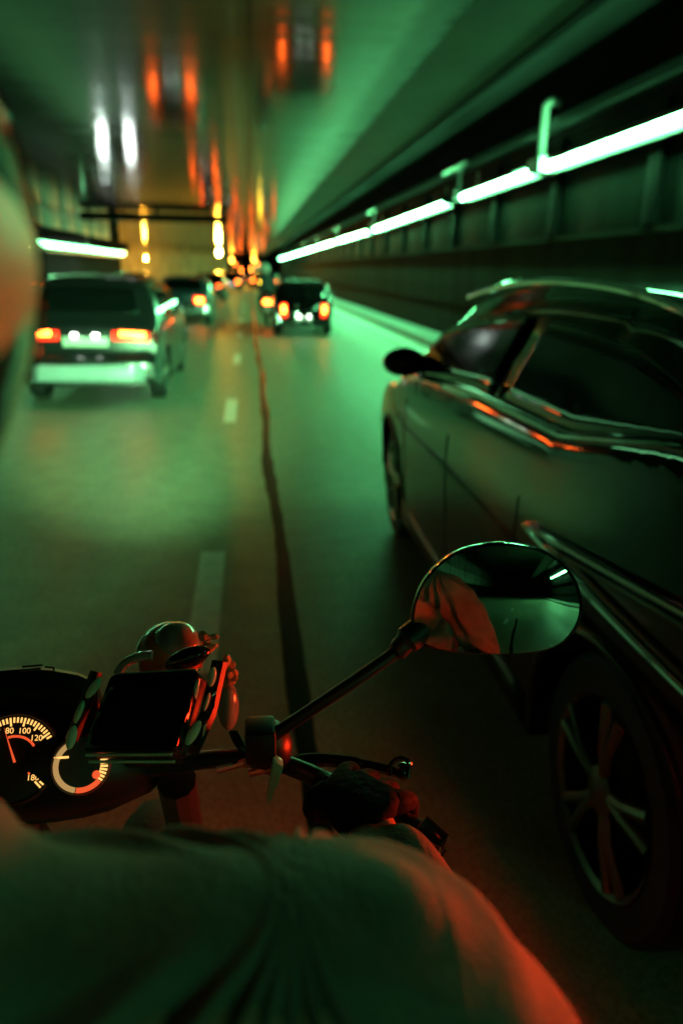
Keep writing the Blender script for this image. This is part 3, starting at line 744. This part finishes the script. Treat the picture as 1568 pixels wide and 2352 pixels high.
# bar end weight: a glossy tapered block with bright edges
d = (bar_r - bar_c).normalized(); u = Vector((0, 0, 1)); u = (u - d * u.dot(d)).normalized(); w_ = d.cross(u)
be = MB(); A, B = bar_r + d * -0.012, bar_r + d * 0.016
qa = [A + u * a * 0.0145 + w_ * b * 0.0145 for a, b in ((-1, -1), (1, -1), (1, 1), (-1, 1))]; qb = [B + u * a * 0.0095 + w_ * b * 0.0095 for a, b in ((-1, -1), (1, -1), (1, 1), (-1, 1))]
be.add(qa + qb, [(0, 1, 2, 3), (4, 5, 6, 7), (0, 1, 5, 4), (1, 2, 6, 5), (2, 3, 7, 6), (3, 0, 4, 7)])
beo = be.build("bar_end", M["gloss"], bike, bevel=0.0015)
for ring in (qa, qb): pass
ed = MB()
for a, b in ((0, 1), (1, 2), (2, 3), (3, 0)): ed.tube([qb[a], qb[b]], 0.0009, 6)
for a in range(4): ed.tube([qa[a], qb[a]], 0.0009, 6)
ed.build("edge_trim", M["chrome"], beo)
# switch block, clamp, lever with a blade in glint teal, brake reservoir
blk = MB(); p = at(620, 1715, D=0.84); blk.blob(p, (0.026, 0.03, 0.032), 14); blk.build("switch_block", M["plastic"], bike)
cl = MB(); cl.box(at(598, 1700, D=0.82), (0.034, 0.04, 0.04)); cl.build("mirror_clamp", M["plastic"], bike, bevel=0.006)
lv = MB(); lv.tube(smooth_pts([at(640, 1760, D=0.85), at(720, 1745, D=0.88), at(830, 1755, D=0.87), at(915, 1775, D=0.84)], 6), [0.008] * 12 + [0.006] * 7, 8)
lv.blob(at(925, 1772, D=0.84), (0.01, 0.01, 0.01), 10); lv.build("brake_lever", M["gloss"], bike)
bd = MB(); q = [at(628, 1748, D=0.80), at(652, 1762, D=0.80), at(640, 1800, D=0.80), at(617, 1852, D=0.81), at(612, 1845, D=0.81)]
bd.prism(q, (0.0, 0.012, 0.002)); bd.build("lever_guard", M["pad"], bike, bevel=0.002)  # teal glint on the blade given as its colour
ho = MB(); ho.tube(smooth_pts([at(895, 1780, D=0.83), at(898, 1755, D=0.83), at(918, 1742, D=0.83), at(940, 1752, D=0.83), at(936, 1785, D=0.83)], 5), 0.0028, 8); ho.build("cable_loop", M["gloss"], bike)
tb = MB(); tb.tube([at(500, 1768, D=0.84), at(565, 1750, D=0.83)], 0.0045, 8); tb.tube([at(575, 1776, D=0.83), at(625, 1762, D=0.82)], 0.0045, 8); tb.build("brake_pipe", M["chrome"], bike)
MB().blob(at(568, 1752, D=0.825), (0.005, 0.005, 0.006), 10).build("cable_end", M["lens_orange"], bike)
cb = MB()
for k in range(3):
    cb.tube(smooth_pts([at(530 + 6 * k, 1680, D=0.86), at(545 + 9 * k, 1710 + 4 * k, D=0.85), at(575 + 5 * k, 1745 + 3 * k, D=0.84)], 6), 0.0028, 6)
cb.build("cable_bundle", M["rubber"], bike)
# right mirror
mir = [(945, 1448), (946, 1400), (965, 1345), (1000, 1300), (1050, 1266), (1110, 1250), (1175, 1248), (1235, 1260), (1285, 1288), (1322, 1335), (1336, 1390), (1326, 1435), (1295, 1472), (1250, 1492), (1180, 1500), (1100, 1499), (1020, 1493), (965, 1478)]
MD = 0.80
mc = at(1140, 1380, D=MD)
v_in = (mc - CPOS).normalized(); r_out = Vector((-0.12, -1, -0.07)).normalized()
mn = (r_out - v_in).normalized()
def onplane(px, py, pt, n):
    d = RCAM @ Vector(((px - 784) / FPX, -(py - 1176) / FPX, -1)); return CPOS + d * ((pt - CPOS).dot(n) / d.dot(n))
outl = [onplane(a, b, mc, mn) for a, b in mir]; outl = smooth_pts(outl, 4, True)
cen = sum(outl, Vector()) / len(outl)
# bowl-shaped housing behind, thin rim, glass inside
hs = MB(); rows = []
for k, (sc, dp) in enumerate([(0.965, 0.004), (1.0, 0.003), (1.012, -0.004), (1.0, -0.014), (0.9, -0.028), (0.7, -0.038), (0.35, -0.043), (0.02, -0.045)]):
    rows.append([cen + (p - cen) * sc + mn * dp for p in outl])
n_ = len(outl)
hs.add([p for r in rows for p in r], [(i * n_ + j, i * n_ + (j + 1) % n_, (i + 1) * n_ + (j + 1) % n_, (i + 1) * n_ + j) for i in range(len(rows) - 1) for j in range(n_)])
mo = hs.build("mirror_housing", M["gloss"], bike, smooth=60)
gl = MB(); rows = []
for k in range(9):
    sc = 0.968 * (1 - k / 8) + 0.001; rows.append([])
    for p in outl:
        q = (p - cen) * sc; rows[-1].append(cen + q + mn * (0.0015 + 0.0085 - q.length_squared / (2 * 0.55)))
gl.add([p for r in rows for p in r], [(i * n_ + j, i * n_ + (j + 1) % n_, (i + 1) * n_ + (j + 1) % n_, (i + 1) * n_ + j) for i in range(8) for j in range(n_)])
gl.build("mirror_glass", M["mirror"], mo, smooth=60)
sk = smooth_pts([cen - mn * 0.02 + (outl[0] - cen) * 0.7, at(935, 1470, D=0.815), at(905, 1500, D=0.815), at(820, 1560, D=0.815), at(640, 1680, D=0.82), at(606, 1704, D=0.82)], 6)
MB().tube(sk, [0.016] * 7 + [0.012] * 5 + [0.0075] * (len(sk) - 12), 12).build("mirror_stalk", M["plastic"], mo)
# instrument cluster
gd = 0.86
def dialframe(c, nrm):
    e1 = RCAM @ Vector((1, 0, 0)); e1 = (e1 - nrm * e1.dot(nrm)).normalized(); return e1, nrm.cross(e1)
gn = (CPOS - at(100, 1750, D=gd)).normalized(); gn = (gn + Vector((0, -0.10, 0.0))).normalized()
def arc(c, e1, e2, r0, r1, a0, a1, lift, n=24):
    return MB().grid([[c + gn * lift + (e1 * math.cos(math.radians(a)) + e2 * math.sin(math.radians(a))) * r for r in (r0, r1)] for a in [a0 + (a1 - a0) * k / n for k in range(n + 1)]])
def numeral(txt, c, e1, e2, size, m, parent):
    cu = bpy.data.curves.new("numeral", 'FONT'); cu.body = txt; cu.size = size; cu.align_x = 'CENTER'; cu.align_y = 'CENTER'; cu.extrude = 0.0002
    t = bpy.data.objects.new("tmp", cu); COL.objects.link(t); bpy.context.view_layer.update()
    me = bpy.data.meshes.new_from_object(t.evaluated_get(bpy.context.evaluated_depsgraph_get())); bpy.data.objects.remove(t)
    off = Vector(bike["_w"])
    for v in me.vertices: v.co = c + e1 * v.co.x + e2 * v.co.y + gn * (0.0012 + v.co.z) - off
    me.materials.clear(); me.materials.append(m); o = bpy.data.objects.new("numeral", me); COL.objects.link(o); o.parent = parent; return o
def dial(name, px, py, r_px):
    c = at(px, py, D=gd); r = r_px * gd / FPX; e1, e2 = dialframe(c, gn)
    d = MB().lathe([(r * 1.12, -0.02), (r * 1.12, 0.004), (r * 1.06, 0.006), (r * 1.03, 0.0), (0.0, 0.0)], c, gn, 40).build(name, M["dial"], bike)
    return c, r, e1, e2, d
c, r, e1, e2, d = dial("speedometer", 32, 1742, 92)
tk = MB()
for k in range(53):
    a = math.radians(225 - k * 5.2); lo_ = 0.78 if k % 4 == 0 else 0.86
    p0, p1 = (e1 * math.cos(a) + e2 * math.sin(a)), None
    s_ = gn.cross(p0) * r * 0.022
    tk.add([c + gn * 0.0012 + p0 * r * lo_ - s_, c + gn * 0.0012 + p0 * r * lo_ + s_, c + gn * 0.0012 + p0 * r * 0.99 + s_, c + gn * 0.0012 + p0 * r * 0.99 - s_], [(0, 1, 2, 3)])
tk.build("tick_marks", M["d_amber"], d, smooth=0)
for k, tx in enumerate(["0", "20", "40", "60", "80", "100", "120", "140", "160", "180"]):
    a = math.radians(222 - k * 29.5)
    numeral(tx, c + (e1 * math.cos(a) + e2 * math.sin(a)) * r * 0.68, e1, e2, r * 0.2, M["d_amber"], d)
arc(c, e1, e2, r * 0.50, r * 0.56, -45, 110, 0.001).build("red_arc", M["d_red"], d, smooth=0)
nd = MB(); a = math.radians(112); p0 = e1 * math.cos(a) + e2 * math.sin(a); s_ = gn.cross(p0) * r * 0.03
nd.add([c - p0 * r * 0.1 - s_ + gn * 0.003, c - p0 * r * 0.1 + s_ + gn * 0.003, c + p0 * r * 0.8 + gn * 0.003], [(0, 1, 2)]); nd.build("needle", M["d_red"], d, smooth=0, solid=0.001)
c, r, e1, e2, d = dial("tachometer", 186, 1758, 60)
arc(c, e1, e2, r * 0.80, r * 1.0, 125, 262, 0.001).build("scale_band", M["d_gold"], d, smooth=0)
arc(c, e1, e2, r * 0.80, r * 1.0, 264, 322, 0.001).build("red_band", M["d_red"], d, smooth=0)
tk = MB()
for k in range(7):
    a = math.radians(326 + k * 8); p0 = e1 * math.cos(a) + e2 * math.sin(a); s_ = gn.cross(p0) * r * 0.04
    tk.add([c + gn * 0.0012 + p0 * r * 0.72 - s_, c + gn * 0.0012 + p0 * r * 0.72 + s_, c + gn * 0.0012 + p0 * r + s_, c + gn * 0.0012 + p0 * r - s_], [(0, 1, 2, 3)])
tk.build("tick_marks", M["d_amber"], d, smooth=0)
MB().lathe([(r * 0.16, 0.0), (r * 0.14, 0.002), (0, 0.0025)], c + (e1 * 0.6 - e2 * 0.35) * r, gn, 14).build("warning_light", M["d_red"], d)
MB().box(c - e1 * 0.72 * r + e2 * 0.3 * r + gn * 0.0015, (0.016, 0.0015, 0.002)).build("needle", M["d_amber"], d)
# dark cowl over the dials and small windscreen
cw = MB(); rows = []
for px0, py0, D_, hw in [(-60, 1700, 0.99, 0), (0, 0, 0, 0)][:1]:
    pass
up_ = RCAM @ Vector((0, 1, 0)); rt_ = RCAM @ Vector((1, 0, 0)); fwd = RCAM @ Vector((0, 0, -1))
ctop = [(-260, 1590), (-120, 1548), (0, 1535), (60, 1530), (120, 1534), (180, 1545), (225, 1565), (235, 1600)]
g = []
for D_, dy in ((0.89, 118), (0.90, 40), (0.92, 6), (0.96, 0), (1.06, 20), (1.16, 70), (1.2, 140)):
    g.append([at(a, b + dy, D=D_) for a, b in ctop])
cw.grid(g); cw.build("cowl", M["plastic"], bike, solid=0.006)
vz = MB()
for a, b in ((48, 98),):
    vz.tube([at(a, 1541, D=0.915), at(b - 4, 1536, D=0.915)], 0.002, 6); vz.tube([at(a + 4, 1532, D=0.925), at(b, 1528, D=0.925)], 0.0015, 6)
vz.tube([at(104, 1532, D=0.925), at(124, 1534, D=0.925), at(124, 1548, D=0.92)], 0.0015, 6)
vz.build("cowl_glint", M["chrome"], bike)  # chrome slivers stand in for highlights on the dark cowl
MB().blob(at(100, 1760, D=0.92), (0.16, 0.06, 0.07), 18).build("instrument_pod", M["plastic"], bike)
# round headlamp shell and indicator seen past the screen
hd = MB(); hp = at(392, 1500, D=0.98)
hd.blob(hp, (0.046, 0.05, 0.04), 22); hl = hd.build("headlamp_shell", M["lens_orange"], bike)
MB().lathe([(0.0, 0.0), (0.018, -0.002), (0.022, -0.006)], hp + Vector((0, 0.051, 0)), (0, 1, 0), 20).build("headlamp_glass", M["bikelamp"], hl)
sp = bpy.data.lights.new("headlamp_beam", 'SPOT'); sp.energy = 6800; sp.spot_size = math.radians(42); sp.spot_blend = 1.0; sp.shadow_soft_size = 0.03; sp.color = (0.30, 1.0, 0.36)
spo = bpy.data.objects.new("headlamp_beam", sp); COL.objects.link(spo); spo.location = hp + Vector((0, 0.06, 0))
spo.rotation_euler = Vector((-0.15, 1, 0.03)).to_track_quat('-Z', 'Y').to_euler()
hr = MB(); hr.blob(at(405, 1478, D=0.965), (0.032, 0.032, 0.028), 22); hr.build("headlamp_cap", M["lens_clear"], hl)
sh = MB(); sh.blob(at(430, 1512, D=0.90), (0.03, 0.012, 0.013), 16, Matrix.Rotation(0.35, 3, 'Y').transposed()); sh.build("lamp_bracket", M["gloss"], bike)
ar_ = MB(); ar_.tube(smooth_pts([at(270, 1548, D=0.9), at(290, 1522, D=0.9), at(320, 1508, D=0.9), at(350, 1505, D=0.9)], 6), 0.006, 8); ar_.build("screen_arm", M["lens_clear"], bike)
MB().blob(at(524, 1622, D=0.93), (0.014, 0.016, 0.034), 18).build("indicator_lamp", M["lens_clear"], bike)
tf = MB()
for k in range(26):
    a, b, D_ = 520 + random.uniform(-16, 18), 1535 + random.uniform(-28, 38), 0.92 + random.uniform(-0.01, 0.01)
    tf.blob(at(a, b, D=D_), [random.uniform(0.004, 0.008) for _ in range(3)], 8)
for k in range(12):
    tf.blob(at(480 + random.uniform(-14, 14), 1478 + random.uniform(-18, 22), D=0.94), [random.uniform(0.004, 0.008) for _ in range(3)], 8)
tf.build("cable_sleeve", M["wool"], bike)

# ------------------------------------------------------------------ navigation screen in its cradle
BLp, BRp, TLp = at(197, 1721, D=0.82), at(397, 1719, D=0.775), at(258, 1554, D=0.875)
U = BRp - BLp; V = TLp - BLp; V = V - U.normalized() * V.dot(U.normalized()) * 0.6
N_ = U.cross(V).normalized()
if N_.dot(CPOS - BLp) < 0: N_ = -N_
def ph(a, b, c=0): return BLp + U * a + V * b + N_ * c
nav = thing("navigation_screen", list(ph(0.5, 0.5, -0.006)), "dark switched-off navigation screen lying tilted above the glowing dials", "navigation device", world=True)
def rrect(a0, a1, b0, b1, r, c):
    out = []
    for (ca, cb_, s0) in ((a1 - r, b1 - r, 0), (a0 + r, b1 - r, 90), (a0 + r, b0 + r, 180), (a1 - r, b0 + r, 270)):
        for k in range(5):
            t = math.radians(s0 + k * 22.5); out.append(ph(ca + r * math.cos(t), cb_ + r * math.sin(t), c))
    return out
MB().prism(rrect(-0.03, 1.03, -0.03, 1.03, 0.07, -0.012), N_ * 0.012).build("case", M["gloss"], nav, bevel=0.001)
MB().prism(rrect(0.03, 0.97, 0.05, 0.95, 0.04, 0.0003), N_ * 0.0008).build("display", M["screen"], nav)
cr = thing("screen_cradle", list(ph(0.5, 0.0, -0.02)), "black cradle with pads coloured like teal glints gripping both sides of the navigation screen", "cradle", world=True)
MB().prism(rrect(-0.02, 1.02, -0.02, 1.02, 0.05, -0.024), N_ * 0.011).build("back_plate", M["plastic"], cr, bevel=0.002)
for b in (-0.055, 1.055):
    rl = MB(); rl.tube([ph(0.0, b, -0.004), ph(0.98, b, -0.004)], 0.0016, 8); rl.tube([ph(0.0, b + (0.05 if b > 0.5 else -0.05), -0.012), ph(0.98, b + (0.05 if b > 0.5 else -0.05), -0.012)], 0.0016, 8)
    rl.build("rail", M["pad"], cr)  # teal rim glints put into the rail colour
def pad(px0, py0, px1, py1, w, D_):
    a, b = at(px0, py0, D=D_), at(px1, py1, D=D_); ax = b - a
    c_ = (a + b) / 2; L_ = ax.length; x_ = ax.normalized(); n_d = (CPOS - c_).normalized(); y_ = n_d.cross(x_)
    R = Matrix((x_, y_, n_d)).transposed()
    return MB().blob(c_, (L_ / 2, w * D_ / FPX, 0.004), 16, R)
for q in [(232, 1557, 198, 1604, 11, 0.862), (193, 1608, 172, 1662, 8, 0.85), (172, 1666, 158, 1722, 12, 0.83),
          (458, 1556, 425, 1676, 8, 0.82), (492, 1532, 482, 1578, 10, 0.85), (482, 1590, 468, 1634, 6, 0.84), (460, 1655, 428, 1712, 13, 0.79)]:
    pad(*q).build("pad", M["pad"], cr)
MB().tube([at(505, 1520, D=0.87), at(478, 1640, D=0.85), at(440, 1722, D=0.81)], 0.010, 8).build("side_arm", M["plastic"], cr)
MB().tube([at(222, 1545, D=0.885), at(165, 1700, D=0.85)], 0.008, 8).build("side_arm", M["plastic"], cr)
fl = MB(); fl.prism([at(487, 1600, D=0.815), at(497, 1594, D=0.815), at(492, 1625, D=0.815), at(482, 1640, D=0.81)], (0, 0.006, 0)); fl.prism([at(468, 1668, D=0.80), at(476, 1660, D=0.80), at(470, 1685, D=0.80), at(464, 1695, D=0.80)], (0, 0.006, 0)); fl.build("clip", M["chrome"], cr)
MB().tube([ph(0.5, 0.45, -0.02), ph(0.5, 0.3, -0.09), bar_m + Vector((0, 0, 0.02))], 0.009, 8).build("arm", M["plastic"], cr)

# ------------------------------------------------------------------ rider
pr = thing("person", (BX, 0.05, 0.0), "person riding the motorcycle in a creased jacket and dark helmet, seen from behind", "person", world=True)
SH = Vector((0.056, 0.285, 1.268)); EL = Vector((0.19, 0.27, 1.03)); WR = bar_r.lerp(bar_c, 0.33) + Vector((-0.0, -0.055, 0.02))
def mx(v): return Vector((2 * BX - v.x, v.y, v.z))
V_ = [(BX, 0.0, 0.92), (BX, 0.06, 1.08), (BX, 0.17, 1.24), (BX - 0.02, 0.25, 1.37), (BX - 0.01, 0.265, 1.45), (BX, 0.25, 1.575)]
E_ = [(0, 1), (1, 2), (2, 3), (3, 4), (4, 5)]; R_ = [0.15, 0.13, 0.14, 0.09, 0.055, 0.09]
for f_ in (lambda v: Vector(v), lambda v: mx(Vector(v))):
    o = len(V_)
    V_ += [f_(SH), f_(EL), f_(WR), f_(WR + Vector((0, 0.05, 0.0))), f_((-0.09, 0.02, 0.86)), f_((0.05, 0.45, 0.74)), f_((0.02, 0.28, 0.36)), f_((0.02, 0.45, 0.3))]
    E_ += [(2, o), (o, o + 1), (o + 1, o + 2), (o + 2, o + 3), (0, o + 4), (o + 4, o + 5), (o + 5, o + 6), (o + 6, o + 7)]
    R_ += [0.05, 0.034, 0.020, 0.014, 0.09, 0.065, 0.045, 0.045]
skin("body", V_, E_, R_, 0, M["skin"], pr, 2)
# jacket: torso and sleeves, creased
FO = Vector((0.015, 0.28, 1.335))
def folds(co, n):
    x, y, z = co
    dx, dz = x - FO.x, FO.z - z
    r = math.hypot(dx, dz); th = math.atan2(dx, max(dz, 1e-3))
    w1 = math.sin(th * 9 + 0.5 * math.sin(r * 40 + 0.6) + 0.9)
    w2 = math.sin(th * 23 + 1.2 * math.sin(r * 25) + 2.0)
    amp = min(1, r / 0.07) * max(0, min(1, (dz + 0.01) / 0.04))
    amp *= max(0.25, 1 - max(0, th - 0.35) / 0.6)
    ridge = 1 - abs(w1) ** 1.4
    cross = math.sin((z + 0.4 * x) * 150 + 3 * math.sin(x * 30)) * (1 if x > 0.09 or x < -0.49 else 0.15)
    return co + n * (0.021 * (ridge - 0.45) * amp + 0.004 * w2 * amp + 0.0009 * cross)
JV = [(BX, 0.02, 0.86), (BX, 0.05, 1.0), (BX, 0.12, 1.15), (BX, 0.19, 1.24), (BX - 0.01, 0.25, 1.305), (BX - 0.03, 0.29, 1.385)]
JE = [(0, 1), (1, 2), (2, 3), (3, 4), (4, 5)]; JR = [(0.19, 0.15), (0.19, 0.15), (0.195, 0.145), (0.165, 0.115), (0.09, 0.075), (0.07, 0.07)]
for f_ in (lambda v: Vector(v), lambda v: mx(Vector(v))):
    o = len(JV)
    JV += [f_((-0.05, 0.265, 1.275)), f_(SH), f_(SH.lerp(EL, 0.5) + Vector((0.012, -0.01, 0.0))), f_(EL), f_(EL.lerp(WR, 0.55)), f_(WR + Vector((0, 0.012, 0)))]
    JE += [(4, o), (o, o + 1), (o + 1, o + 2), (o + 2, o + 3), (o + 3, o + 4), (o + 4, o + 5)]; JR += [0.067, 0.072, 0.066, 0.060, 0.045, 0.042]
skin("jacket", JV, JE, JR, 0, M["jacket"], pr, 6, folds)
# trousers and boots
TV = [(BX, 0.0, 0.84)]; TE = []; TR = [0.15]
for f_ in (lambda v: Vector(v), lambda v: mx(Vector(v))):
    o = len(TV); TV += [f_((-0.09, 0.02, 0.85)), f_((0.05, 0.46, 0.74)), f_((0.02, 0.29, 0.4))]; TE += [(0, o), (o, o + 1), (o + 1, o + 2)]; TR += [0.11, 0.085, 0.07]
skin("trousers", TV, TE, TR, 0, M["trouser"], pr, 2)
for sg in (0, 1):
    g_ = (lambda v: Vector(v)) if sg == 0 else (lambda v: mx(Vector(v)))
    skin("boot", [g_((0.02, 0.28, 0.42)), g_((0.02, 0.27, 0.31)), g_((0.02, 0.38, 0.28)), g_((0.02, 0.48, 0.27))], [(0, 1), (1, 2), (2, 3)], [0.06, 0.055, 0.05, 0.045], 0, M["leather"], pr, 2)
    # glove: palm and five fingers closed round the grip
    e_, c_ = (bar_r, bar_c) if sg == 0 else (bl, blc)
    ax = (c_ - e_).normalized(); wr = g_(WR)
    back = Vector((0, -1, 0.35)); back = (back - ax * back.dot(ax)).normalized(); upv = Vector((0, 0, 1)); upv = (upv - ax * upv.dot(ax) - back * upv.dot(back)).normalized()
    mid_ = e_ + ax * 0.075
    GV = [wr, mid_ + back * 0.045 + upv * 0.018]; GE = [(0, 1)]; GR = [0.036, 0.030]
    for k in range(4):
        o = len(GV); s0 = e_ + ax * (0.035 + 0.024 * k); ln = (0.85, 0.97, 1.0, 0.93)[k]
        for ang, rad in ((125, 0.036), (75, 0.031 * ln + 0.002), (20, 0.03 * ln), (-35, 0.029 * ln), (-85 * ln, 0.027)):
            a = math.radians(ang); GV.append(s0 - back * (rad * math.cos(a)) * 1.0 + upv * rad * math.sin(a))
        GE += [(1, o)] + [(o + q, o + q + 1) for q in range(4)]; GR += [0.0125, 0.0115, 0.0105, 0.010, 0.009]
    o = len(GV)
    GV += [mid_ + ax * 0.045 + back * 0.035 + upv * 0.0, mid_ + ax * 0.055 + back * 0.01 - upv * 0.026, mid_ + ax * 0.045 - back * 0.02 - upv * 0.024]
    GE += [(1, o), (o, o + 1), (o + 1, o + 2)]; GR += [0.014, 0.0125, 0.011]
    skin("glove", GV, GE, GR, 0, M["leather"], pr, 2)
# helmet: shell, cream panel, visor, vent
HC = Vector((-0.199, 0.25, 1.60))
HR = Vector((0.13, 0.155, 0.155))
def hp_(az, elv, s_=1.0):   # az from +x towards +y
    a, e = math.radians(az), math.radians(elv); ca = math.cos(e)
    v = Vector((HR.x * ca * math.cos(a), HR.y * ca * math.sin(a), HR.z * math.sin(e)))
    if e < 0: v.x *= 1 - 0.12 * (-math.sin(e)); 
    return HC + v * s_
hm = MB(); hm.grid([[hp_(az, el) for az in range(0, 361, 10)] for el in range(-58, 91, 8)] )
ho_ = hm.build("helmet", M["shell"], pr, smooth=60, solid=0.02)
MB().grid([[hp_(az, el, 1.012) for az in range(18, 163, 8)] for el in range(-16, 33, 6)]).build("visor", M["visor"], ho_, smooth=60, solid=0.004)
cp = MB(); g = []
for k in range(0, 9):
    rr_ = k / 8
    g.append([hp_(-42 + 50 * rr_ * math.cos(t * math.pi / 12), 0 + 13 * rr_ * math.sin(t * math.pi / 12), 1.006) for t in range(25)])
cp.grid(g); cp.build("side_panel", M["cream"], ho_, smooth=60)
MB().grid([[hp_(az, el, 1.03) for az in range(25, 66, 8)] for el in range(40, 59, 6)]).build("vent", M["plastic"], ho_, solid=0.006)
MB().tube([hp_(az, -57, 1.0) for az in range(0, 360, 12)], 0.012, 8, True).build("neck_trim", M["rubber"], ho_)

for o in list(bpy.data.objects):
    if "_w" in o: del o["_w"]
